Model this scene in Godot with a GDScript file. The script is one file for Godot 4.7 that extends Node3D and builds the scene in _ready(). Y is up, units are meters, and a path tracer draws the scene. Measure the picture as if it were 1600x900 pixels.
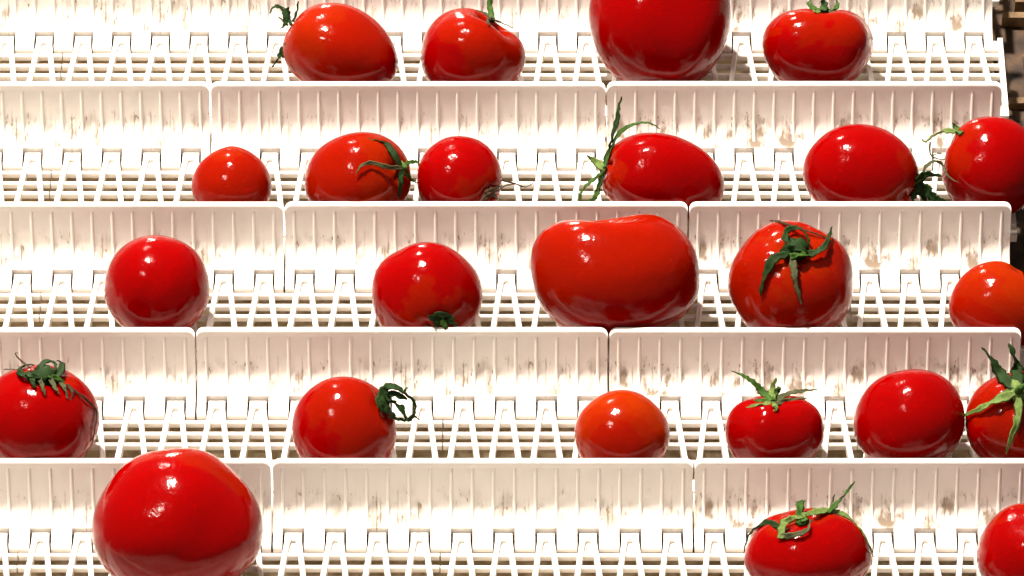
extends Node3D
# A steep white modular conveyor belt with scoop flights carrying tomatoes, under a row of ceiling lamps.
# Sizes below are millimetres; S turns them into metres. The belt's own axes: x across, u up the slope, n out of the belt.

const S := 0.001
const PITCH := 102.15         # one flight to the next along the belt
const LINK := 25.4            # one hinge link across the belt
const LEAN := 40.0            # degrees that the belt leans back from the vertical
const HOME := Vector3(0, 1.3, 0)
const ROWS := [0, 1, 2, 3, 4, 5, 6, 7, 8, 9, 10]
const SHIFT := [0.06, 0.0575, 0.0075, -0.0075, -0.0325, -0.0625, -0.07]   # how far each row has wandered sideways, in links

var rng := RandomNumberGenerator.new()
var belt_basis := Basis(Vector3.RIGHT, deg_to_rad(-LEAN))
var M := {}
var used_names := {}

# x, y, z in metres and energy of each ceiling lamp
const LAMPS := [[-0.87, 5.48, -3.8, 9.0], [-1.23, 5.48, -0.66, 6.0], [-1.14, 5.48, 2.16, 46.0], [-3.5, 5.48, 6.8, 12.5]]

const TOMATOES := [
	{"label": "oval orange-red tomato lying on its side in the top row, leafy end pointing left",
		"at": [-110.0,173.3,30.2], "size": [37.6,30.2,31.0], "roll": -23, "axis": [-0.97,0.12,0.1], "form": [0.06,0.02,4,0.05,0.92,1], "tone": 0.198,
		"sepals": [[0,3.2,[[-32.2,17.4,0],[-36.0,25.6,1],[-40.5,29.4,2],[-44.6,28.5,2],[-46.3,24.8,1]]],
		[0,5.5,[[-33.9,24.8,0],[-36.4,28.1,2],[-35.6,22.3,3],[-36.4,18.2,3],[-39.3,14.9,3]]],
		[0,3.4,[[-31.4,19.8,-2],[-28.9,26.5,0],[-28.1,33.1,1]]],
		[0,5.5,[[-35.1,4.1,2],[-38.4,-0.8,2],[-41.3,-4.5,1],[-45.1,-9.9,0]]],
		[4,2,[[-34.7,17.4,0],[-38.9,21.5,-4],[-41.3,23.2,-6]]]], "core": [], "stem": []},
	{"label": "heart-shaped red tomato with a bare green stem standing up, top row",
		"at": [-25.2,171.3,29.2], "size": [33.9,30.2,29.4], "roll": -10, "axis": [0.42,0.86,0.22], "form": [0.36,0.06,3,0.1,0.92,1], "tone": 0.09,
		"sepals": [[3,1.4,[[12.0,22.7,1],[19.0,20.3,1],[26.5,17.4,0]]],
		[4,1.8,[[12.0,23.6,1],[6.6,27.3,2],[2.5,28.9,1]]],
		[4,2.0,[[11.2,23.6,2],[9.5,21.1,3],[10.3,18.6,2]]]], "core": [], "stem": [1.7,[[12.4,21.9,-2],[11.6,27.7,0],[10.7,33.5,0],[12.4,41.7,0]]]},
	{"label": "very large round red tomato cut off by the upper picture edge",
		"at": [95.5,191.5,43.9], "size": [45.9,51.3,38.8], "roll": 0, "axis": [0.1,0.9,-0.3], "form": [0.16,0.03,5,0,0.86,0.95], "tone": 0.048,
		"sepals": [], "core": [], "stem": []},
	{"label": "broad-shouldered red tomato with a curled green calyx in its top, top row right",
		"at": [197.8,175.5,29.0], "size": [36.4,28.1,30.4], "roll": 0, "axis": [0.06,0.95,0.12], "form": [0.34,0.06,4,0.12,0.9,1], "tone": 0.072,
		"sepals": [[1,4,[[0.8,25.7,2],[-4.1,27.3,4],[-5.8,31.4,4],[-2.5,35.6,3]]],
		[1,4,[[5.0,25.7,2],[10.3,26.5,4],[12.4,30.6,4],[9.9,35.6,2]]],
		[0,5,[[2.5,24.8,4],[3.7,29.0,6],[2.1,33.9,5],[2.9,38.1,4]]],
		[2,3,[[0.0,24.8,4],[-2.5,24.0,4],[-4.1,25.7,5]]],
		[4,2.5,[[5.8,24.8,3],[10.8,23.2,2],[14.1,24.0,2]]]], "core": [2.9,25.7,3.5,1], "stem": []},
	{"label": "smallest red tomato, a pointed dome alone at the left of the second row",
		"at": [-177.5,66.6,22.7], "size": [25.5,24.3,22.4], "roll": 0, "axis": [-0.04,1,0.05], "form": [-0.02,0.05,3,-0.03,1,1], "tone": 0.15,
		"sepals": [], "core": [], "stem": []},
	{"label": "egg-shaped orange-red tomato with a star of green sepals on its right end",
		"at": [-97.6,66.7,28.2], "size": [34.0,29.1,28.3], "roll": 9, "axis": [0.86,0.05,0.5], "form": [0.08,0.02,4,0.06,0.88,1], "tone": 0.18,
		"sepals": [[4,3.6,[[28.3,6.1,2],[18.6,6.9,3],[9.3,9.3,3],[2.8,6.9,3],[-0.4,1.6,2]]],
		[0,4.2,[[27.5,7.7,2],[23.5,14.6,3],[18.6,21.1,2],[11.7,23.9,2],[3.6,24.3,1]]],
		[1,3,[[30.0,8.1,2],[33.6,10.5,4],[37.6,10.1,4],[39.3,6.9,3]]],
		[0,4,[[28.3,4.5,2],[27.5,-3.6,2],[26.3,-13.4,1]]],
		[1,3,[[30.4,4.5,2],[33.6,-0.4,3],[38.1,-3.2,2]]]], "core": [28.7,6.9,3.6,2], "stem": [1.5,[[28.7,6.9,2],[31.6,6.5,7]]]},
	{"label": "round red tomato with a withered brown stem end at its lower right, second row",
		"at": [-33.2,67.2,26.4], "size": [27.1,27.9,26.2], "roll": 0, "axis": [0.66,-0.5,0.35], "form": [0.12,0.02,4,0,1,1], "tone": 0.06,
		"sepals": [[3,5,[[16.2,-9.3,1],[21.1,-6.9,3],[26.7,-3.6,3]]],
		[3,4,[[19.0,-8.9,2],[15.8,-13.0,3],[14.6,-15.8,2]]],
		[3,1.0,[[25.9,-0.4,2],[34.8,-2.4,3],[42.1,-4.5,3],[48.6,0.0,2]]],
		[3,1.2,[[23.5,-7.7,3],[29.2,-3.6,3],[35.6,-2.8,2]]],
		[3,4,[[17.8,-7.7,2],[21.9,-10.1,3],[24.3,-12.6,1]]]], "core": [20.3,-8.5,3.2,3], "stem": []},
	{"label": "oval red tomato with long upswept green sepals on its left end",
		"at": [95.5,66.4,27.9], "size": [39.3,28.7,28.2], "roll": -11, "axis": [-0.97,0.1,0.22], "form": [0.08,0.02,4,0.08,0.9,0.93], "tone": 0.048,
		"sepals": [[0,4.2,[[-38.1,4.9,1],[-34.8,17.0,2],[-32.0,26.3,2],[-29.1,37.2,1],[-27.9,45.3,0],[-25.9,52.6,-1]]],
		[1,3.6,[[-37.2,7.3,1],[-32.0,21.1,2],[-26.7,30.0,3],[-18.6,34.4,3],[-9.7,35.6,3],[-2.0,32.0,2]]],
		[2,6.5,[[-37.6,6.5,1],[-42.5,10.9,3],[-48.2,15.0,4]]],
		[1,3.4,[[-38.1,4.0,2],[-44.9,-1.2,4],[-50.2,-6.1,5],[-52.6,-12.1,4],[-49.8,-18.6,3]]],
		[1,5.5,[[-38.1,3.2,2],[-40.5,-5.3,3],[-43.3,-11.7,3],[-48.2,-14.2,2]]]], "core": [-38.1,5.7,3.0,2], "stem": []},
	{"label": "plump glossy red tomato whose dark green stem end is tucked at its lower right",
		"at": [221.1,70.1,29.2], "size": [37.3,31.2,28.6], "roll": -7, "axis": [0.82,-0.35,0.3], "form": [0.1,0.02,4,-0.05,1,1], "tone": 0.06,
		"sepals": [[0,5.5,[[33.2,-5.3,1],[41.3,-0.4,3],[51.0,-2.0,2]]],
		[0,8,[[34.8,-7.7,1],[40.9,-11.3,4],[47.0,-16.2,4],[54.3,-17.8,2]]],
		[0,4,[[34.8,-10.1,1],[32.0,-15.8,2],[33.2,-19.4,1]]],
		[0,6,[[34.0,-7.7,1],[38.1,-14.2,2],[42.1,-19.0,1]]]], "core": [36.5,-8.1,4.0,0], "stem": []},
	{"label": "red tomato at the right end of the second row, curled tendrils on its left",
		"at": [303.6,74.5,29.8], "size": [31.2,32.4,28.6], "roll": 0, "axis": [-0.8,0.4,-0.1], "form": [0.1,0.03,4,0,1,1], "tone": 0.06,
		"sepals": [[2,4.6,[[-22.3,22.3,0],[-29.6,23.1,1],[-36.9,20.3,2],[-41.7,16.2,2],[-44.2,18.2,2]]],
		[1,5.5,[[-19.9,21.1,2],[-21.9,24.7,0],[-24.3,28.4,-1]]],
		[4,1.6,[[-38.9,16.2,2],[-38.9,8.9,2],[-34.9,5.7,2],[-28.0,4.9,0]]],
		[4,2.6,[[-44.2,-10.1,3],[-42.2,-0.4,3],[-36.1,4.1,3],[-31.2,1.6,3],[-28.4,-5.7,3],[-23.1,-9.7,3]]],
		[4,1.2,[[-38.1,6.9,1],[-34.0,8.9,1],[-30.0,8.1,0]]]], "core": [], "stem": []},
	{"label": "tomato mostly cut off by the right picture edge, tucked behind the tendrilled one",
		"at": [345.6,74.2,26.4], "size": [26.8,29.2,25.2], "roll": 0, "axis": [0,1,0], "form": [0.1,0.02,4,0,1,1], "tone": 0.048,
		"sepals": [], "core": [], "stem": []},
	{"label": "smooth round red tomato alone at the left of the third row",
		"at": [-220.2,-26.4,31.5], "size": [32.9,32.9,31.3], "roll": 0, "axis": [0.2,0.4,-0.9], "form": [0.05,0.015,5,0,1,1], "tone": 0.048,
		"sepals": [], "core": [], "stem": []},
	{"label": "round red tomato with its dark stem end facing down at the flight's edge",
		"at": [-52.7,-31.7,30.4], "size": [34.5,33.3,29.1], "roll": -6, "axis": [0.22,-0.72,0.62], "form": [0.16,0.03,5,0,1,1], "tone": 0.06,
		"sepals": [[0,5,[[2.0,-13.9,1],[9.1,-11.1,3],[17.8,-14.3,2]]],
		[1,4,[[9.1,-15.1,3],[11.9,-19.0,5],[13.9,-22.6,5]]],
		[0,3.5,[[6.7,-15.1,3],[4.8,-19.4,4]]],
		[0,3.5,[[13.1,-14.7,3],[17.4,-17.4,4],[18.6,-20.2,3]]]], "core": [9.1,-14.7,4.6,0], "stem": []},
	{"label": "huge wide ribbed tomato, the broadest in the third row",
		"at": [63.9,-21.4,37.8], "size": [52.7,38.1,38.5], "roll": 0, "axis": [-0.1,0.98,0.04], "form": [0.24,0.05,2,0.0,0.66,0.98], "tone": 0.132,
		"sepals": [], "core": [], "stem": []},
	{"label": "large tomato with a dark dried calyx sprawling over its upper front",
		"at": [172.5,-25.8,35.7], "size": [38.9,38.9,34.2], "roll": 0, "axis": [0.05,0.5,0.86], "form": [0.1,0.03,5,0,1,1], "tone": 0.144,
		"sepals": [[0,4,[[-0.8,22.2,2],[-4.4,26.2,4],[-3.6,32.1,5],[2.0,33.7,5],[6.7,31.7,5],[9.5,26.2,4],[9.1,21.4,2]]],
		[3,2.4,[[2.8,33.3,4],[-4.0,36.5,4],[-9.1,38.1,3],[-13.1,38.5,2]]],
		[0,5,[[6.7,18.2,2],[13.5,18.2,4],[19.0,21.8,6],[22.6,28.5,8],[25.0,34.9,9]]],
		[3,1.4,[[7.5,32.5,2],[15.9,29.7,2],[21.8,27.0,1],[27.0,22.6,1]]],
		[0,6,[[-2.8,17.8,2],[-11.5,14.7,3],[-16.3,6.7,2],[-19.0,-1.2,2],[-20.2,-8.3,1]]],
		[4,5.5,[[-0.4,15.9,2],[0.4,5.6,3],[2.0,-3.2,2],[4.8,-13.1,2]]],
		[0,8,[[-4.0,19.0,3],[1.2,21.0,5],[8.3,19.0,4]]],
		[1,5,[[-2.0,15.9,3],[4.0,17.4,5],[10.7,16.7,3]]]], "core": [2.0,20.2,8.0,0], "stem": []},
	{"label": "orange-shouldered red tomato at the right edge of the third row",
		"at": [302.1,-37.9,26.1], "size": [31.7,28.9,24.8], "roll": -4, "axis": [0.5,0.82,0.1], "form": [0.26,0.03,4,0.05,1,0.92], "tone": 0.33,
		"sepals": [], "core": [], "stem": []},
	{"label": "tomato at the left picture edge topped by a shaggy wilted calyx",
		"at": [-286.4,-131.9,32.2], "size": [36.1,34.1,31.6], "roll": -4, "axis": [0.15,0.88,0.45], "form": [0.1,0.03,5,0,1,1], "tone": 0.042,
		"sepals": [[0,5,[[-0.8,25.2,1],[-7.8,27.9,4],[-10.9,30.7,5],[-7.8,33.8,5],[-2.3,33.8,4]]],
		[0,6,[[3.1,25.2,1],[2.3,31.4,5],[4.7,35.7,7],[9.3,35.3,7],[11.6,30.7,5]]],
		[0,5,[[10.1,24.4,1],[14.0,30.7,5],[14.0,34.9,6],[10.9,36.5,6]]],
		[3,1.2,[[-4.7,32.2,4],[-9.3,34.9,4],[-13.2,38.4,3],[-14.4,40.7,3],[-12.8,41.1,4]]],
		[3,1.6,[[17.9,22.1,2],[24.1,17.5,2],[30.3,12.4,2],[34.9,5.8,1],[34.5,-3.1,1],[32.6,-12.8,1]]],
		[4,4,[[2.3,26.8,3],[4.3,21.3,4],[6.2,15.9,2]]],
		[4,3.5,[[8.5,26.0,3],[11.6,20.6,3],[14.4,16.7,2]]],
		[4,4,[[14.0,24.4,2],[17.5,19.4,3],[19.4,13.6,2]]],
		[0,4,[[-2.3,26.8,3],[-1.6,22.9,3],[0.8,20.6,2]]],
		[0,5,[[-7.0,28.3,3],[-1.6,27.6,5],[4.7,26.0,5]]],
		[1,4,[[7.0,27.6,5],[12.4,26.0,5],[17.1,23.7,3]]],
		[3,1.2,[[-8.5,29.9,2],[-15.5,31.0,2],[-21.7,31.0,1]]],
		[3,3,[[18.6,22.1,2],[21.7,17.5,2],[21.0,12.8,1]]]], "core": [4.7,27.6,8.5,0], "stem": []},
	{"label": "round red tomato with a dark green sepal curled into a ring at its upper right",
		"at": [-101.7,-136.0,28.7], "size": [31.8,32.2,26.9], "roll": 0, "axis": [0.72,0.45,0.42], "form": [0.08,0.02,4,0,1,1], "tone": 0.09,
		"sepals": [[0,7,[[24.1,12.0,1],[21.7,16.7,2],[24.1,23.3,4],[29.9,25.6,6],[36.5,22.1,7],[42.3,16.7,7],[42.7,10.9,6],[38.8,6.2,5],[32.6,6.2,4],[26.4,8.1,3]]],
		[0,7.5,[[23.7,20.6,2],[29.5,17.1,5],[34.9,12.0,6],[37.3,6.2,5]]],
		[0,6.5,[[23.3,17.9,2],[26.4,12.0,4],[31.0,7.8,4]]],
		[0,6,[[24.8,22.1,3],[31.8,21.0,6],[38.8,18.2,7]]],
		[1,2.5,[[35.7,22.1,6],[37.3,24.4,7],[38.4,25.6,7]]],
		[4,1.2,[[41.9,8.9,5],[44.2,7.0,5],[46.2,5.8,4]]]], "core": [25.6,18.2,4,0], "stem": []},
	{"label": "plain dome-shaped orange tomato without any calyx in the fourth row",
		"at": [66.8,-137.5,25.6], "size": [29.1,27.2,25.3], "roll": 0, "axis": [0.1,0.3,-0.9], "form": [0.04,0.015,5,0,1,1], "tone": 0.85,
		"sepals": [], "core": [], "stem": []},
	{"label": "small squat red tomato wearing a crown of raised grey-green sepals",
		"at": [159.2,-137.8,24.7], "size": [29.9,24.5,25.7], "roll": 0, "axis": [-0.03,0.97,0.14], "form": [0.2,0.05,5,0.14,0.85,1], "tone": 0.036,
		"sepals": [[1,5.5,[[-2.3,21.0,1],[-7.8,27.2,3],[-13.6,32.6,4],[-19.4,36.5,4],[-26.4,39.6,4]]],
		[2,5.5,[[-1.9,21.0,2],[-1.6,27.6,4],[0.8,35.3,5]]],
		[4,4.5,[[-0.8,20.6,1],[7.8,25.2,2],[16.3,27.2,2],[26.0,28.0,1]]],
		[2,3.5,[[-3.1,19.8,2],[-9.3,19.4,3],[-17.5,17.5,2]]],
		[4,4.5,[[0.0,19.8,3],[10.9,22.1,3],[20.2,22.9,2]]],
		[2,3.5,[[-1.6,19.8,4],[0.0,17.5,5],[-1.6,15.5,3]]],
		[1,4,[[-3.9,21.0,2],[-10.1,21.4,1],[-14.8,20.6,0]]]], "core": [-1.6,20.2,3.2,2], "stem": [1.6,[[-1.6,20.6,2],[0.8,25.6,3],[2.7,29.1,4]]]},
	{"label": "bare glossy red tomato leaning against its starred neighbour, fourth row",
		"at": [240.8,-129.6,30.0], "size": [34.2,30.3,30.6], "roll": 14, "axis": [0.4,-0.4,-0.8], "form": [0.03,0.02,4,-0.06,1,1], "tone": 0.036,
		"sepals": [], "core": [], "stem": []},
	{"label": "red tomato at the right edge with a big green star of sepals facing out",
		"at": [307.7,-129.8,28.9], "size": [32.6,30.7,28.5], "roll": 0, "axis": [-0.05,0.55,0.83], "form": [0.08,0.03,5,0,1,1], "tone": 0.072,
		"sepals": [[0,7,[[-5.4,20.2,3],[-11.7,28.4,6],[-17.1,36.9,8],[-23.3,45.1,8]]],
		[0,7.5,[[-2.3,21.8,3],[-1.9,31.5,6],[-3.9,39.6,7],[-6.6,47.4,6]]],
		[2,7.5,[[-5.4,17.5,3],[-16.3,12.8,4],[-25.6,7.8,4],[-35.7,2.7,3]]],
		[2,6.5,[[-2.7,14.8,3],[-3.5,3.1,4],[-7.4,-8.5,3],[-10.1,-19.0,2]]],
		[1,7,[[0.0,20.2,3],[8.9,24.1,5],[14.8,28.4,6]]]], "core": [-3.1,18.3,6.5,2], "stem": [2.0,[[-3.1,18.7,3],[-1.6,21.0,10]]]},
	{"label": "biggest tomato of all, a huge red globe at the lower left",
		"at": [-197.9,-230.3,47.3], "size": [50.7,51.5,45.0], "roll": 0, "axis": [0.1,0.5,-0.85], "form": [0.05,0.02,5,-0.04,0.97,0.72], "tone": 0.09,
		"sepals": [], "core": [], "stem": []},
	{"label": "red tomato with an arching green calyx, the long sepal drooping down its right side",
		"at": [175.4,-236.1,31.0], "size": [38.0,30.4,32.3], "roll": 0, "axis": [-0.18,0.9,0.3], "form": [0.12,0.035,5,0.06,1,0.8], "tone": 0.048,
		"sepals": [[2,7,[[-17.5,13.7,2],[-15.2,22.0,4],[-9.9,25.4,5],[-3.8,25.8,5]]],
		[1,7.5,[[-3.0,23.5,3],[-5.7,28.8,5],[-4.6,33.4,6],[-1.9,34.9,6]]],
		[4,4.5,[[-17.5,15.2,2],[-9.9,15.9,3],[-2.3,18.6,4],[0.4,24.3,5]]],
		[2,5.5,[[-4.6,26.6,5],[3.8,28.5,5],[11.4,28.8,4],[19.0,27.3,4],[25.8,23.2,4],[31.9,15.9,5],[35.7,8.4,5],[39.1,0.8,3]]],
		[1,3.6,[[11.4,28.1,3],[17.1,33.4,4],[22.4,39.5,4],[27.7,46.7,4]]],
		[4,2.0,[[12.9,28.1,2],[14.4,33.8,1],[15.9,38.7,0]]],
		[0,4.0,[[-16.7,19.7,2],[-24.3,22.0,1],[-31.1,18.6,1],[-35.7,12.5,0],[-38.0,3.8,0]]]], "core": [-4.6,23.5,3.5,1], "stem": []},
	{"label": "red tomato cut off by the lower right corner of the picture",
		"at": [308.3,-235.3,31.2], "size": [32.6,32.6,31.0], "roll": 0, "axis": [0.1,0.9,-0.2], "form": [0.1,0.03,5,0,1,0.9], "tone": 0.06,
		"sepals": [], "core": [], "stem": []},
]

# ------------------------------------------------------------------ small helpers

class Shape:
	var v := PackedVector3Array()
	var n := PackedVector3Array()
	var t := PackedVector2Array()
	var c := PackedColorArray()
	var i := PackedInt32Array()
	func vert(p: Vector3, normal: Vector3, uv := Vector2.ZERO, col := Color.WHITE) -> int:
		v.append(p * S); n.append(normal); t.append(uv); c.append(col)
		return v.size() - 1
	func tri(a: int, b: int, d: int) -> void:
		var face := (v[b] - v[a]).cross(v[d] - v[a])
		if face.dot(n[a] + n[b] + n[d]) > 0.0:
			i.append_array([a, d, b])
		else:
			i.append_array([a, b, d])
	func quad(a: int, b: int, d: int, e: int) -> void:
		tri(a, b, d); tri(a, d, e)
	func mesh() -> ArrayMesh:
		var arrays := []
		arrays.resize(Mesh.ARRAY_MAX)
		arrays[Mesh.ARRAY_VERTEX] = v; arrays[Mesh.ARRAY_NORMAL] = n; arrays[Mesh.ARRAY_TEX_UV] = t
		arrays[Mesh.ARRAY_COLOR] = c; arrays[Mesh.ARRAY_INDEX] = i
		var m := ArrayMesh.new()
		m.add_surface_from_arrays(Mesh.PRIMITIVE_TRIANGLES, arrays)
		return m


func numbered(parent: Node, called: String) -> String:
	var key := str(parent.get_instance_id()) + called
	var k: int = used_names.get(key, 0)
	used_names[key] = k + 1
	return called if k == 0 else "%s_%03d" % [called, k]


func put(parent: Node3D, called: String, mesh: Mesh, mat: Material, at := Vector3.ZERO, kind := "") -> MeshInstance3D:
	var o := MeshInstance3D.new()
	o.name = numbered(parent, called)
	o.mesh = mesh
	o.material_override = mat
	o.position = at
	parent.add_child(o, true)
	if kind:
		o.set_meta("kind", kind)
	return o


func thing(called: String, label: String, category: String, group := "") -> Node3D:
	var o := Node3D.new()
	o.name = numbered(self, called)
	add_child(o, true)
	o.set_meta("label", label)
	o.set_meta("category", category)
	if group:
		o.set_meta("group", group)
	return o


func on_belt(x: float, u: float, n: float) -> Vector3:
	return HOME + belt_basis * (Vector3(x, u, n) * S)


# A closed outline in (u, n) drawn out along x through stations [x, outline]; outlines have equal counts.
func loft(s: Shape, stations: Array, caps := true, uv_scale := Vector2(1, 1), skip := -1) -> void:
	var count: int = stations[0][1].size()
	var lengths := PackedFloat32Array([0.0])
	var first: PackedVector2Array = stations[0][1] if stations.size() == 1 else stations[stations.size() / 2][1]
	for k in count:
		lengths.append(lengths[k] + first[k].distance_to(first[(k + 1) % count]))
	var area := 0.0
	for k in count:
		area += first[k].cross(first[(k + 1) % count])
	var side := 1.0 if area > 0.0 else -1.0
	var flat := []
	for k in count:
		var e := first[(k + 1) % count] - first[k]
		flat.append(Vector2(e.y, -e.x).normalized() * side)
	for k in count:
		if k == skip:
			continue
		var before: Vector2 = flat[(k + count - 1) % count]
		var here: Vector2 = flat[k]
		var after: Vector2 = flat[(k + 1) % count]
		var na := (before + here).normalized() if before.dot(here) > 0.75 else here
		var nb := (after + here).normalized() if after.dot(here) > 0.75 else here
		var last := []
		for st in stations:
			var o: PackedVector2Array = st[1]
			var p := o[k]
			var q := o[(k + 1) % count]
			var a := s.vert(Vector3(st[0], p.x, p.y), Vector3(0, na.x, na.y), Vector2(st[0] * uv_scale.x, lengths[k] * uv_scale.y))
			var b := s.vert(Vector3(st[0], q.x, q.y), Vector3(0, nb.x, nb.y), Vector2(st[0] * uv_scale.x, lengths[k + 1] * uv_scale.y))
			if last:
				s.quad(last[0], a, b, last[1])
			last = [a, b]
	if caps:
		for which in [0, stations.size() - 1]:
			var st: Array = stations[which]
			var o: PackedVector2Array = st[1]
			var out := Vector3(-1 if which == 0 else 1, 0, 0)
			var ids := []
			for k in count:
				ids.append(s.vert(Vector3(st[0], o[k].x, o[k].y), out, Vector2(st[0] * uv_scale.x, lengths[k] * uv_scale.y)))
			var tris := Geometry2D.triangulate_polygon(o)
			for k in range(0, tris.size(), 3):
				s.tri(ids[tris[k]], ids[tris[k + 1]], ids[tris[k + 2]])


# A flat outline in (x, u) raised along n from low to high, its upper edge bevelled.
func slab(s: Shape, outline: PackedVector2Array, low: float, high: float, bevel: float) -> void:
	var count := outline.size()
	var area := 0.0
	for k in count:
		area += outline[k].cross(outline[(k + 1) % count])
	var side := 1.0 if area > 0.0 else -1.0
	var flat := []
	for k in count:
		var e := outline[(k + 1) % count] - outline[k]
		flat.append(Vector2(e.y, -e.x).normalized() * side)
	var inner := PackedVector2Array()
	for k in count:
		var m: Vector2 = flat[k] + flat[(k + count - 1) % count]
		inner.append(outline[k] - m / maxf(0.5, m.length_squared()) * 2.0 * bevel)
	for k in count:
		var j := (k + 1) % count
		var nn := Vector3(flat[k].x, flat[k].y, 0)
		var ids := []
		for ring in [[outline, low, nn], [outline, high - bevel, nn]]:
			ids.append(s.vert(Vector3(ring[0][k].x, ring[0][k].y, ring[1]), ring[2]))
			ids.append(s.vert(Vector3(ring[0][j].x, ring[0][j].y, ring[1]), ring[2]))
		s.quad(ids[0], ids[1], ids[3], ids[2])
		var nb := (nn + Vector3(0, 0, 1)).normalized()
		ids = []
		for ring in [[outline, high - bevel, nn.lerp(nb, 0.6).normalized()], [inner, high, Vector3(0, 0, 1).lerp(nb, 0.4).normalized()]]:
			ids.append(s.vert(Vector3(ring[0][k].x, ring[0][k].y, ring[1]), ring[2]))
			ids.append(s.vert(Vector3(ring[0][j].x, ring[0][j].y, ring[1]), ring[2]))
		s.quad(ids[0], ids[1], ids[3], ids[2])
	var tris := Geometry2D.triangulate_polygon(inner)
	for top in [true, false]:
		var ids := []
		for k in count:
			var p := inner[k] if top else outline[k]
			ids.append(s.vert(Vector3(p.x, p.y, high if top else low), Vector3(0, 0, 1 if top else -1)))
		for k in range(0, tris.size(), 3):
			s.tri(ids[tris[k]], ids[tris[k + 1]], ids[tris[k + 2]])


func box(s: Shape, lo: Vector3, hi: Vector3) -> void:
	var o := PackedVector2Array([Vector2(lo.y, lo.z), Vector2(hi.y, lo.z), Vector2(hi.y, hi.z), Vector2(lo.y, hi.z)])
	loft(s, [[lo.x, o], [hi.x, o]])


func curve(points: Array, steps: int) -> PackedVector3Array:
	var out := PackedVector3Array()
	var last := points.size() - 1
	for k in last:
		var a: Vector3 = points[maxi(k - 1, 0)]
		var b: Vector3 = points[k]
		var c: Vector3 = points[k + 1]
		var d: Vector3 = points[mini(k + 2, last)]
		for j in steps:
			out.append(b.cubic_interpolate(c, a, d, float(j) / steps))
	out.append(points[last])
	return out


# ------------------------------------------------------------------ materials

func mat(color: Color, rough: float, spec := 0.5) -> StandardMaterial3D:
	var m := StandardMaterial3D.new()
	m.albedo_color = color.linear_to_srgb()
	m.roughness = rough
	m.metallic_specular = spec
	return m


func noise_texture(freq: float, seed_: int, side: int, low: Color, high: Color, as_normal := false, bump := 4.0) -> NoiseTexture2D:
	var f := FastNoiseLite.new()
	f.seed = seed_
	f.frequency = freq
	f.fractal_octaves = 4
	var t := NoiseTexture2D.new()
	t.noise = f
	t.width = side
	t.height = side
	t.seamless = true
	if as_normal:
		t.as_normal_map = true
		t.bump_strength = bump
	else:
		var g := Gradient.new()
		g.set_color(0, low.linear_to_srgb())
		g.set_color(1, high.linear_to_srgb())
		t.color_ramp = g
	return t


# Thin brown streaks at rib spacing on one flight; dirt smears and specks, washed off elsewhere.
func dirty_plastic(seed_: int, dirt: float) -> ImageTexture:
	var w := 1024
	var h := 256
	var smear := FastNoiseLite.new()
	smear.seed = seed_
	smear.frequency = 0.012
	smear.fractal_octaves = 4
	var speck := FastNoiseLite.new()
	speck.seed = seed_ + 7
	speck.frequency = 0.085
	speck.fractal_octaves = 2
	var r := RandomNumberGenerator.new()
	r.seed = seed_
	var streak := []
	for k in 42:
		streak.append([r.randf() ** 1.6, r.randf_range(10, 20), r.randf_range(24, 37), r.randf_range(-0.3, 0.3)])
	var clean := Color(0.80, 0.765, 0.72)
	var grime := Color(0.20, 0.135, 0.075)
	var im := Image.create(w, h, false, Image.FORMAT_RGB8)
	for y in h:
		var s := float(y) / h * 60.0          # mm along the outline from the hinge side of the curve
		var zone := smoothstep(7.0, 15.0, s) * (1.0 - smoothstep(30.0, 38.0, s))
		var low := smoothstep(6.0, 12.0, s) * (1.0 - smoothstep(18.0, 36.0, s))
		for x in w:
			var mm := float(x) / w * 254.0
			var k := int(clampf(mm / 12.7 * 2.0, 0, 41))
			var st: Array = streak[k]
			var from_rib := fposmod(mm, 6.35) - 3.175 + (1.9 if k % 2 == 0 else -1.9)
			var a := smear.get_noise_2d(x * 1.3, y * 0.8)
			var b := speck.get_noise_2d(x * 1.1, y * 0.35)
			var d := 0.0
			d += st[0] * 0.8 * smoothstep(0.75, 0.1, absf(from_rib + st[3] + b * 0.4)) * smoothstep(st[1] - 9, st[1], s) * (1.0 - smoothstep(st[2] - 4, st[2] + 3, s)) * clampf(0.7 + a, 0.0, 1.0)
			d += (0.25 * zone + 0.75 * low) * smoothstep(0.0, 0.55, a) * 0.55 * dirt
			d += zone * smoothstep(0.40, 0.62, b) * (0.2 + 0.5 * dirt) * smoothstep(-0.1, 0.25, a)
			d += 0.06 * (a + 0.3)
			im.set_pixel(x, y, clean.lerp(grime, clampf(d, 0.0, 0.85)).linear_to_srgb())
	return ImageTexture.create_from_image(im)


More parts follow.
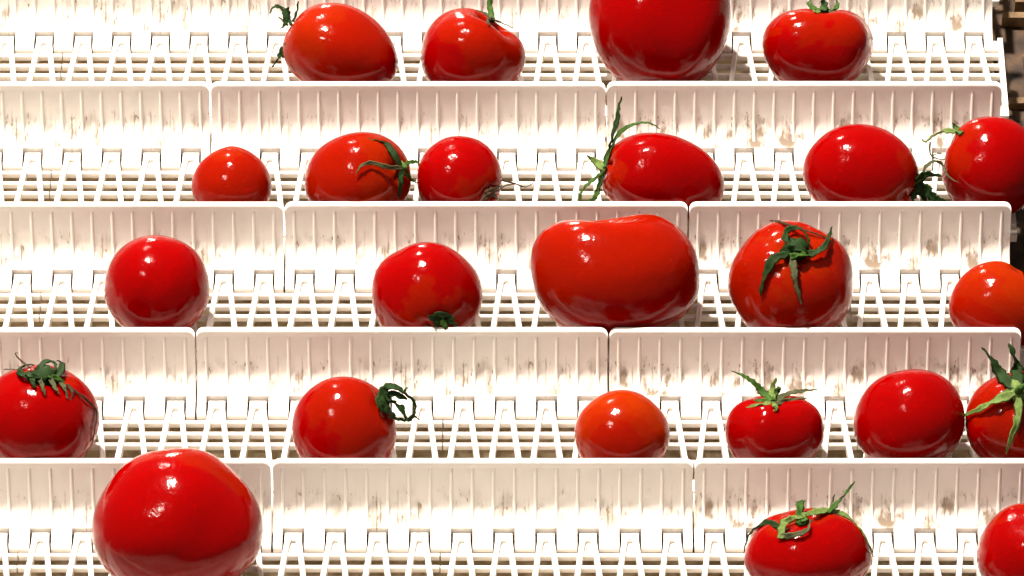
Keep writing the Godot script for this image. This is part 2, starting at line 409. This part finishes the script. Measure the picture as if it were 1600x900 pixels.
func make_materials() -> void:
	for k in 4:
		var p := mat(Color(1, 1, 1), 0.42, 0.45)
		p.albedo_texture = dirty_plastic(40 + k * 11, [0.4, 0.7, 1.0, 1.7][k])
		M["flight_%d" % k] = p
	var white := mat(Color(0.80, 0.765, 0.72), 0.4, 0.45)
	M.white = white
	var grid := mat(Color(1, 1, 1), 0.4, 0.45)
	grid.albedo_texture = noise_texture(0.012, 5, 256, Color(0.76, 0.72, 0.66), Color(0.83, 0.80, 0.76))
	grid.uv1_triplanar = true
	grid.uv1_scale = Vector3(9, 9, 9)
	M.grid = grid
	var bed := mat(Color(1, 1, 1), 0.75, 0.3)
	bed.albedo_texture = noise_texture(0.02, 12, 512, Color(0.30, 0.23, 0.13), Color(0.72, 0.60, 0.45))
	bed.uv1_triplanar = true
	bed.uv1_scale = Vector3(6, 6, 6)
	M.bed = bed
	var steel := mat(Color(1, 1, 1), 0.55, 0.4)
	steel.albedo_texture = noise_texture(0.016, 21, 512, Color(0.012, 0.006, 0.003), Color(0.10, 0.055, 0.025))
	steel.uv1_triplanar = true
	steel.uv1_scale = Vector3(7, 7, 7)
	M.steel = steel
	var paint := mat(Color(1, 1, 1), 0.6, 0.4)
	paint.albedo_texture = noise_texture(0.02, 22, 256, Color(0.08, 0.045, 0.018), Color(0.24, 0.155, 0.08))
	paint.uv1_triplanar = true
	paint.uv1_scale = Vector3(11, 11, 11)
	M.paint = paint
	M.zinc = mat(Color(0.55, 0.52, 0.48), 0.3)
	M.zinc.metallic = 0.8
	var skin := mat(Color(1, 1, 1), 0.11, 0.26)
	skin.vertex_color_use_as_albedo = true
	skin.subsurf_scatter_enabled = true
	skin.subsurf_scatter_strength = 0.3
	skin.normal_enabled = true
	skin.normal_texture = noise_texture(0.028, 31, 512, Color.BLACK, Color.WHITE, true, 2.0)
	skin.normal_scale = 0.6
	skin.uv1_triplanar = true
	skin.uv1_scale = Vector3(14, 14, 14)
	M.skin = skin
	var greens := [Color(0.009, 0.026, 0.004), Color(0.028, 0.070, 0.009), Color(0.095, 0.145, 0.035), Color(0.040, 0.022, 0.009), Color(0.055, 0.060, 0.026)]
	for k in greens.size():
		var g := mat(Color(1, 1, 1), 0.7, 0.25)
		var c: Color = greens[k]
		g.albedo_texture = noise_texture(0.03, 60 + k, 128, c * 0.55, c * 1.45)
		g.uv1_triplanar = true
		g.uv1_scale = Vector3(60, 60, 60)
		M["leaf_%d" % k] = g
	M.shade_rod = mat(Color(0.022, 0.018, 0.012), 0.8, 0.2)  # near-black colour standing in for the shade inside the hinge gaps
	M.lamp_shell = mat(Color(0.25, 0.25, 0.25), 0.5)
	var glow := mat(Color(0.9, 0.85, 0.75), 0.5)
	glow.emission_enabled = true
	glow.emission = Color(1.0, 0.885, 0.765).linear_to_srgb()
	glow.emission_energy_multiplier = 12.0
	M.glow = glow


# ------------------------------------------------------------------ the belt

const PLATE := Vector2(0.4226, 0.9063)       # the scoop plate's direction in (u, n)
const UNDER := Vector2(-0.9063, 0.4226)      # the way its outer face looks


func arc_point(deg: float) -> Vector2:
	return Vector2(6.950 + 26.0 * cos(deg_to_rad(deg)), 26.0 + 26.0 * sin(deg_to_rad(deg)))


func flight_outline(drop: float) -> PackedVector2Array:
	var o := PackedVector2Array([Vector2(17, -8)])
	for k in 10:
		o.append(arc_point(lerpf(-67.26, -25.00, k / 9.0)))
	var foot := arc_point(-25.00)
	var top := 22.8 - drop
	o.append(foot + PLATE * (top - 3.6))
	var mid := foot - UNDER * 1.7 + PLATE * top
	for k in 11:
		var a := deg_to_rad(lerpf(-28.0, 208.0, k / 10.0))
		o.append(mid + UNDER * cos(a) * 2.45 + PLATE * sin(a) * 2.4)
	o.append(foot - UNDER * 3.4 + PLATE * (top - 3.6))
	o.append(foot - UNDER * 3.4 + PLATE * -6.0)
	o.append(Vector2(31, -0.8))
	o.append(Vector2(46, -1))
	o.append(Vector2(46, -8))
	return o


func make_flight(x0: float, x1: float, teeth: Array) -> ArrayMesh:
	var s := Shape.new()
	var stations := []
	var r := 4.6
	for k in 7:
		var a := k * PI / 12.0
		stations.append([x0 + r - r * cos(a), flight_outline(r - r * sin(a))])
	var inside := []
	for k in range(6, -1, -1):
		var a := k * PI / 12.0
		inside.append([x1 - r + r * cos(a), flight_outline(r - r * sin(a))])
	stations.append([(x0 + x1) / 2.0, flight_outline(0.0)])
	stations.append_array(inside)
	for st in stations:
		st[0] -= x0
	loft(s, stations, true, Vector2(1.0 / 254.0, 1.0 / 60.0))
	# hinge teeth: they go on from the curve down to a rounded knuckle; their upper ends are buried in the body
	var o := PackedVector2Array([Vector2(17, -8), Vector2(17, 2.026)])
	for k in range(1, 6):
		o.append(arc_point(lerpf(-67.26, -90.0, k / 5.0)))
	for k in 9:
		var a := deg_to_rad(90.0 + k * 20.0)
		o.append(Vector2(6.3 + 3.2 * cos(a), -3.2 + 3.2 * sin(a)))
	o.append(Vector2(8, -8))
	for t in teeth:
		loft(s, [[t[0] - x0, o], [t[1] - x0, o]], true, Vector2(1.0 / 254.0, 0.002), 0)
	return s.mesh()


func make_rib() -> ArrayMesh:
	# a raised moulded rib that follows the plate's outer face and the upper part of the curve
	var path := []
	for k in 5:
		path.append([arc_point(lerpf(-58.0, -25.00, k / 4.0)), 0.0])
		var d := deg_to_rad(lerpf(-58.0, -25.00, k / 4.0))
		path[k][1] = Vector2(-cos(d), -sin(d))
	for k in 6:
		path.append([arc_point(-25.00) + PLATE * (2.4 + k * 3.46), UNDER])
	var s := Shape.new()
	var last := []
	var many := path.size()
	for k in many:
		var p: Vector2 = path[k][0]
		var out: Vector2 = path[k][1]
		var f := float(k) / (many - 1)
		var high := 0.95 * clampf(f * 4.0, 0.0, 1.0) * (1.0 if k < many - 1 else 0.05)
		var ring := []
		for c in [[-1.25, -0.25, -0.9, 0.15], [-0.75, 0.86, -0.75, 0.65], [-0.3, 1.0, -0.25, 0.97], [0.3, 1.0, 0.25, 0.97], [0.75, 0.86, 0.75, 0.65], [1.25, -0.25, 0.9, 0.15]]:
			var q: Vector2 = p + out * (c[1] * high if c[1] > 0 else -0.3)
			var nn := Vector3(c[2], out.x * c[3], out.y * c[3]).normalized()
			ring.append(s.vert(Vector3(c[0], q.x, q.y), nn))
		if last:
			for j in 5:
				s.quad(last[j], last[j + 1], ring[j + 1], ring[j])
		last = ring
	return s.mesh()


func finger_shape() -> Shape:
	# one hinge finger of the grid: a tab that forks into two splayed legs
	var right := [[5.2, 15.0], [5.35, 8.0], [6.3, 0.0], [10.1, -31.0], [11.9, -46.5], [8.7, -46.5], [6.7, -31.0], [3.0, 0.0], [1.9, 7.6], [1.2, 9.2]]
	var o := PackedVector2Array()
	for p in right:
		o.append(Vector2(p[0], p[1]))
	for k in range(right.size() - 1, -1, -1):
		o.append(Vector2(-right[k][0], right[k][1]))
	var s := Shape.new()
	slab(s, o, -6.5, 0.35, 0.7)
	box(s, Vector3(-4.9, 0.8, -6.0), Vector3(4.9, 12.0, -2.2))
	return s


func join(into: Shape, from: Shape, at: Vector3) -> void:
	var base := into.v.size()
	for k in from.v.size():
		into.vert(from.v[k] / S + at, from.n[k], from.t[k])
	for k in from.i:
		into.i.append(base + k)


func make_bar(length: float) -> ArrayMesh:
	var o := PackedVector2Array([Vector2(-1.4, -5.5), Vector2(1.4, -5.5)])
	for k in 7:
		var a := deg_to_rad(k * 30.0)
		o.append(Vector2(1.55 * cos(a), -2.5 + 1.55 * sin(a)))
	var s := Shape.new()
	loft(s, [[0.0, o], [length, o]])
	return s.mesh()


func build_belt() -> void:
	var belt := thing("conveyor_belt", "white plastic modular conveyor belt with ribbed scoop flights and an open grid between them", "conveyor belt")
	belt.transform = Transform3D(belt_basis, HOME)
	var rib_mesh := make_rib()
	var finger := finger_shape()
	var finger_mesh := finger.mesh()
	var edge := 12.37
	var bars := {}
	var shade_rod := CylinderMesh.new()
	shade_rod.height = 0.755
	shade_rod.radial_segments = 16
	shade_rod.top_radius = 0.0031
	shade_rod.bottom_radius = 0.0031
	for row in ROWS:
		var u: float = 200.9 - PITCH * (row - 1)
		var dx: float = SHIFT[mini(row, 6)] * LINK
		var cuts := [-17.63, -7.63, 2.37, edge] if row % 2 == 0 else [-17.63, -15.63, -5.63, 4.37, edge]
		for k in cuts.size() - 1:
			var x0: float = cuts[k] * LINK + 0.6
			var x1: float = cuts[k + 1] * LINK - 0.6
			var teeth := []
			for j in range(roundi(cuts[k] - 0.37), roundi(cuts[k + 1] - 0.37) + 1):
				var c: float = (j + 0.37) * LINK
				var a := maxf(c - 6.1, x0)
				var b := minf(c + 6.1, x1)
				teeth.append([a, b])
			var dirt: int = 3 if k == cuts.size() - 2 else (row + k) % 3
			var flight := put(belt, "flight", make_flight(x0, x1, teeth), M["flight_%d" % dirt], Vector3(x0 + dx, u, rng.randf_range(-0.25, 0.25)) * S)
			var rx: float = (cuts[k] + 0.25) * LINK
			while rx < x1 - 3.0:
				if row <= 5 and rx > -13.6 * LINK:
					put(flight, "rib", rib_mesh, M.white, Vector3(rx - x0, 0, 0) * S)
				rx += LINK / 2.0
		for rod_at in [Vector2(13.2, -4.9), Vector2(8.0, -5.6)]:  # dark rods added beneath the notches so their gaps look shaded
			var r := put(belt, "gap_shade_rod", shade_rod, M.shade_rod, Vector3(-66.5, u + rod_at.x, rod_at.y) * S)
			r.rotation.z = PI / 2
		# the grid below this row's hinge: modules of ten links, each with fingers, bars and an end beam
		var seams := [-22.0 + 0.36, -12.0 + 0.36, -2.0 + 0.36, 8.36, 12.62]
		for k in 4:
			var x0: float = seams[k] * LINK + 0.4
			var x1: float = seams[k + 1] * LINK - 0.4
			if k == 0:
				x0 = -17.6 * LINK
			var at := Vector3(x0 + dx, u, rng.randf_range(-0.2, 0.2)) * S
			var beam := Shape.new()
			box(beam, Vector3(0, -55.0, -6.5), Vector3(x1 - x0, -46.3, -0.6))
			if k == 3:
				box(beam, Vector3(x1 - x0 - 3.2, -46.3, -7.5), Vector3(x1 - x0, 13.0, 0.2))
				box(beam, Vector3(x1 - x0 - 3.2 - 4.4, 3.0, -7.0), Vector3(x1 - x0 - 3.3, 11.0, -0.6))
			var grid := put(belt, "grid_module", beam.mesh(), M.grid, at)
			var length := snappedf(x1 - x0, 0.01)
			if not bars.has(length):
				bars[length] = make_bar(length)
			for bu in [-0.6, -9.6, -18.1, -31.5]:
				put(grid, "cross_bar", bars[length], M.grid, Vector3(0, bu, 0) * S)
			var joined := Shape.new()
			for j in range(-17, 13):
				var c: float = (j - 0.13) * LINK
				if c > x0 and c < x1 - 3.0:
					if row > 6:
						join(joined, finger, Vector3(c - x0, 0, 0))
					else:
						put(grid, "finger", finger_mesh, M.grid, Vector3(c - x0, 0, 0) * S)
			if row > 6:
				put(grid, "finger_row", joined.mesh(), M.grid, Vector3.ZERO, "stuff")


func build_frame() -> void:
	var frame := thing("machine_chassis", "brown weathered steel machine chassis with brackets behind and beside the belt", "machine")
	frame.transform = Transform3D(belt_basis, HOME)
	var s := Shape.new()
	box(s, Vector3(-440, -900, -48), Vector3(319, 420, -36))
	put(frame, "bed_plate", s.mesh(), M.bed)
	s = Shape.new()
	box(s, Vector3(319.2, -900, -70), Vector3(420, 420, -38))
	box(s, Vector3(366, -900, -38), Vector3(374, 420, -20))
	box(s, Vector3(336, 40, -9), Vector3(385, 112, -0.6))
	box(s, Vector3(350, 60, -38), Vector3(372, 92, -8.9))
	put(frame, "side_rail", s.mesh(), M.steel)
	s = Shape.new()
	box(s, Vector3(-10, -11, -38), Vector3(10, 11, -27))
	var bracket := s.mesh()
	s = Shape.new()
	var hexagon := PackedVector2Array()
	for k in 6:
		hexagon.append(Vector2(4.0 * cos(k * PI / 3), 4.0 * sin(k * PI / 3)))
	slab(s, hexagon, -27.0, -23.5, 0.6)
	var bolt := s.mesh()
	for k in 9:
		var at := Vector3(346 + (k % 2) * 3, 283 - k * 68, 0) * S
		var b := put(frame, "bracket", bracket, M.paint if k % 3 != 1 else M.steel, at)
		put(b, "bolt", bolt, M.zinc, Vector3(1, 2, 0) * S)
	for k in 7:
		s = Shape.new()
		box(s, Vector3(327, -2.5, -37.9), Vector3(361, 2.5, -29 - k % 2 * 3))
		put(frame, "cross_strap", s.mesh(), M.paint, Vector3(0, 262 - k * 83 + (k % 3) * 9, 0) * S)


# ------------------------------------------------------------------ the tomatoes

func vec(a: Array) -> Vector3:
	return Vector3(a[0], a[1], a[2])


func build_fruit(d: Dictionary, seed_: int) -> ArrayMesh:
	var size := vec(d.size)
	var form: Array = d.form
	var axis := vec(d.axis).normalized()
	var side := axis.cross(Vector3(0.31, 0.12, 0.94)).normalized()
	var turn := Basis(side, axis, side.cross(axis))
	var rings := 56
	var around := 84
	var wobble := FastNoiseLite.new()
	wobble.seed = seed_
	wobble.frequency = 0.55
	wobble.fractal_octaves = 2
	var patch := FastNoiseLite.new()
	patch.seed = seed_ + 3
	patch.frequency = 0.9
	patch.fractal_octaves = 3
	var pts := PackedVector3Array()
	var tone := PackedFloat32Array()
	var lo := Vector3.ONE * 9.0
	var hi := Vector3.ONE * -9.0
	for i in rings + 1:
		var theta := PI * i / rings
		for j in around:
			var phi := TAU * j / around
			var y := cos(theta)
			var rad := sin(theta)
			rad = pow(rad, form[4])
			rad *= 1.0 + form[3] * y
			var lobe: float = form[1] * cos(form[2] * phi + (0.0 if form[2] == 2 else float(seed_))) + form[1] * 0.5 * cos((form[2] * 2 - 3) * phi + seed_ * 1.7)
			rad *= 1.0 + lobe * (0.35 + 0.65 * absf(y)) * smoothstep(0.0, 0.5, sin(theta))
			if y > 0.0:
				if form[2] == 2:
					y += lobe * rad * smoothstep(0.0, 0.6, y)
				y -= form[0] * exp(-rad * rad / 0.11) * (1.0 - 0.8 * lobe / maxf(form[1], 0.01) * 0.3)
			else:
				y += 0.02 * exp(-rad * rad / 0.04)
			var p := Vector3(rad * cos(phi), y, rad * sin(phi))
			p *= 1.0 + 0.035 * wobble.get_noise_3d(p.x, p.y, p.z)
			tone.append(clampf(d.tone * (0.62 + 0.5 * y) * (1.0 + 0.5 * patch.get_noise_3d(p.x * 1.2, p.y * 1.2, p.z * 1.2)) + d.tone * 0.5 * exp(-theta * theta * 4.0), 0.0, 1.0))
			p = turn * p
			pts.append(p)
			lo = lo.min(p)
			hi = hi.max(p)
	var mid := (lo + hi) / 2.0
	var half := (hi - lo) / 2.0
	var roll := Basis(Vector3.BACK, deg_to_rad(d.roll))
	for k in pts.size():
		var p := (pts[k] - mid) / half * size
		if p.y < 0.0:
			p.y *= form[5]
		pts[k] = roll * p
	var normals := PackedVector3Array()
	normals.resize(pts.size())
	var s := Shape.new()
	var faces := PackedInt32Array()
	for i in rings:
		for j in around:
			var a := i * around + j
			var b := i * around + (j + 1) % around
			faces.append_array([a, a + around, b + around, a, b + around, b])
	for k in range(0, faces.size(), 3):
		var fn := (pts[faces[k + 2]] - pts[faces[k]]).cross(pts[faces[k + 1]] - pts[faces[k]])
		for j in 3:
			normals[faces[k + j]] += fn
	for ring in [0, rings]:
		var sum := Vector3.ZERO
		for j in around:
			sum += normals[ring * around + j]
		for j in around:
			normals[ring * around + j] = sum
	var outward := 1.0 if normals[20 * around].dot(pts[20 * around]) > 0 else -1.0
	var red := Color(0.19, 0.0020, 0.0014)
	var orange := Color(0.30, 0.036, 0.003)
	for k in pts.size():
		s.vert(pts[k], normals[k].normalized() * outward, Vector2.ZERO, red.lerp(orange, tone[k]))
	for k in range(0, faces.size(), 3):
		s.tri(faces[k], faces[k + 1], faces[k + 2])
	return s.mesh()


# A point given across the fruit's front with a lift off its skin.
func off_skin(d: Dictionary, p: Array) -> Vector3:
	var size := vec(d.size)
	var flat := Vector2(p[0], p[1]).rotated(-deg_to_rad(d.roll)) / Vector2(size.x, size.y)
	return Vector3(p[0], p[1], size.z * sqrt(maxf(0.0, 1.0 - flat.length_squared())) + p[2])


func make_sepal(d: Dictionary, spec: Array, seed_: int) -> ArrayMesh:
	var raw := []
	for p in spec[2]:
		raw.append(off_skin(d, p))
	var line := curve(raw, 7)
	for k in range(3, line.size()):
		line[k] += Vector3(sin(k * 1.3 + seed_), cos(k * 1.7 + seed_ * 1.9), 0.5 * sin(k * 0.9 + seed_)) * 0.22 * minf(1.0, spec[1] / 3.0)
	var size := vec(d.size)
	var many := line.size()
	var s := Shape.new()
	var last := []
	var r := RandomNumberGenerator.new()
	r.seed = seed_
	var thin: float = minf(0.55, spec[1] * 0.28)
	for k in many:
		var f := float(k) / (many - 1)
		var along := (line[mini(k + 1, many - 1)] - line[maxi(k - 1, 0)]).normalized()
		var out := (line[k] / (size * size)).normalized()
		out = (out + Vector3(0, 0, 0.5)).normalized()
		var across := along.cross(out).normalized()
		out = across.cross(along).normalized()
		var twist := (0.55 * sin(f * 5.0 + seed_) + 0.35 * sin(f * 13.0 + seed_ * 2.3)) * smoothstep(0.0, 0.3, f)
		across = across.rotated(along, twist)
		out = out.rotated(along, twist)
		var w: float = spec[1] * (0.62 if spec[0] == 0 else 0.53) * (0.55 + 0.45 * smoothstep(0.0, 0.25, f)) * pow(1.0 - f, 0.7) + 0.16
		w *= r.randf_range(0.78, 1.2)
		var ring := []
		# a shallow keel: edges lifted, the middle sunk, both faces closed
		for c in [[-1.0, 0.55, 0.0], [-0.5, 0.12, 1.0], [0.0, -0.12, 1.0], [0.5, 0.12, 1.0], [1.0, 0.55, 0.0], [0.5, 0.0, -1.0], [0.0, -0.25, -1.0], [-0.5, 0.0, -1.0]]:
			var p: Vector3 = line[k] + across * c[0] * w + out * (c[1] * w * 0.5 + c[2] * thin * (1.0 - 0.5 * f))
			var nn: Vector3 = (across * (c[0] if c[2] == 0.0 else -c[0] * 0.45 * c[2]) + out * c[2]).normalized()
			ring.append(s.vert(p, nn))
		if last:
			for j in 8:
				s.quad(last[j], last[(j + 1) % 8], ring[(j + 1) % 8], ring[j])
		last = ring
	return s.mesh()


func make_stem(d: Dictionary, spec: Array) -> ArrayMesh:
	var raw := []
	for p in spec[1]:
		raw.append(off_skin(d, p))
	var line := curve(raw, 5)
	var s := Shape.new()
	var last := []
	var many := line.size()
	for k in many:
		var along := (line[mini(k + 1, many - 1)] - line[maxi(k - 1, 0)]).normalized()
		var a := along.cross(Vector3(0.2, 0.3, 0.93)).normalized()
		var b := along.cross(a)
		var ring := []
		var rad: float = spec[0] * (1.25 - 0.3 * float(k) / many + 0.12 * sin(k * 1.9))
		for j in 8:
			var dir := a * cos(j * TAU / 8) + b * sin(j * TAU / 8)
			ring.append(s.vert(line[k] + dir * rad, dir))
		if last:
			for j in 8:
				s.quad(last[j], last[(j + 1) % 8], ring[(j + 1) % 8], ring[j])
		last = ring
	var tip := s.vert(line[many - 1], (line[many - 1] - line[many - 2]).normalized())
	for j in 8:
		s.tri(last[j], last[(j + 1) % 8], tip)
	return s.mesh()


func make_core(d: Dictionary, spec: Array, seed_: int) -> ArrayMesh:
	# the knobbly middle of the calyx, pressed on the skin
	var at := off_skin(d, [spec[0], spec[1], 0.3])
	var size := vec(d.size)
	var out := (at / (size * size)).normalized()
	out = (out + Vector3(0, 0, 0.3)).normalized()
	var a := out.cross(Vector3.UP if absf(out.y) < 0.9 else Vector3.RIGHT).normalized()
	var b := out.cross(a)
	var lump := FastNoiseLite.new()
	lump.seed = seed_
	lump.frequency = 1.3
	var s := Shape.new()
	var rows := []
	for i in 9:
		var th := PI * i / 8.0
		var row := []
		for j in 16:
			var ph := TAU * j / 16
			var dir := Vector3(sin(th) * cos(ph), cos(th), sin(th) * sin(ph))
			var k: float = spec[2] * (0.92 + 0.8 * lump.get_noise_3d(dir.x, dir.y, dir.z) + 0.14 * cos(5 * ph) * sin(th))
			var world := a * dir.x + b * dir.z + out * dir.y
			row.append(s.vert(at + (a * dir.x + b * dir.z) * k + out * dir.y * k * 0.5, world))
		rows.append(row)
	for i in 8:
		for j in 16:
			s.quad(rows[i][j], rows[i][(j + 1) % 16], rows[i + 1][(j + 1) % 16], rows[i + 1][j])
	return s.mesh()


func build_tomatoes() -> void:
	var seed_ := 100
	for d in TOMATOES:
		seed_ += 13
		var t := thing("tomato", d.label, "tomato", "tomatoes riding on the belt")
		var low: float = d.size[1] * d.form[5]
		t.position = on_belt(d.at[0], d.at[1], d.at[2]) - Vector3(0, low, 0) * S
		var lift := Vector3(0, low, 0) * S
		put(t, "fruit", build_fruit(d, seed_), M.skin, lift)
		var k := 0
		for spec in d.sepals:
			k += 1
			put(t, "sepal", make_sepal(d, spec, seed_ + k), M["leaf_%d" % spec[0]], lift)
		if d.core:
			put(t, "calyx", make_core(d, d.core, seed_), M["leaf_%d" % d.core[3]], lift)
		if d.stem:
			put(t, "stem", make_stem(d, d.stem), M.leaf_1, lift)


# ------------------------------------------------------------------ the lamps overhead (out of the picture, seen in the tomatoes' shine)

func build_lamps() -> void:
	var k := 0
	for spot in LAMPS:
		var lamp := thing("ceiling_lamp", ["ceiling lamp furthest behind the belt", "ceiling lamp right above the belt", "ceiling lamp in front of the belt", "ceiling lamp nearest the camera"][k], "lamp", "round lamps in a row over the belt")
		lamp.position = Vector3(spot[0], spot[1], spot[2])
		var shell := CylinderMesh.new()
		shell.top_radius = 0.1
		shell.bottom_radius = 0.24
		shell.height = 0.14
		shell.cap_bottom = false
		put(lamp, "housing", shell, M.lamp_shell, Vector3(0, 0.27, 0))
		var bulb := SphereMesh.new()
		bulb.radius = 0.17
		bulb.height = 0.34
		put(lamp, "bulb", bulb, M.glow)
		var light := OmniLight3D.new()
		light.name = "lamp_light"
		light.light_color = Color(1.0, 0.885, 0.765).linear_to_srgb()
		light.light_energy = spot[3]
		light.light_size = 0.16
		light.omni_range = 20.0
		light.omni_attenuation = 2.0
		light.shadow_enabled = true
		lamp.add_child(light)
		k += 1


func _ready() -> void:
	rng.seed = 7
	var camera := Camera3D.new()
	camera.name = "camera"
	camera.position = HOME + Vector3(0, 0, 3.13435)
	camera.fov = rad_to_deg(2.0 * atan(450.0 / (3134.35 * 2.487)))
	camera.near = 0.2
	camera.far = 60.0
	add_child(camera)
	camera.current = true
	var world := WorldEnvironment.new()
	world.name = "environment"
	var e := Environment.new()
	e.background_mode = Environment.BG_COLOR
	e.background_color = Color(0.135, 0.12, 0.105).linear_to_srgb()
	e.tonemap_mode = Environment.TONE_MAPPER_LINEAR
	e.tonemap_exposure = 1.7
	e.sdfgi_enabled = true
	e.ssao_enabled = true
	e.ssil_enabled = true
	world.environment = e
	add_child(world)
	make_materials()
	build_lamps()
	build_frame()
	build_belt()
	build_tomatoes()
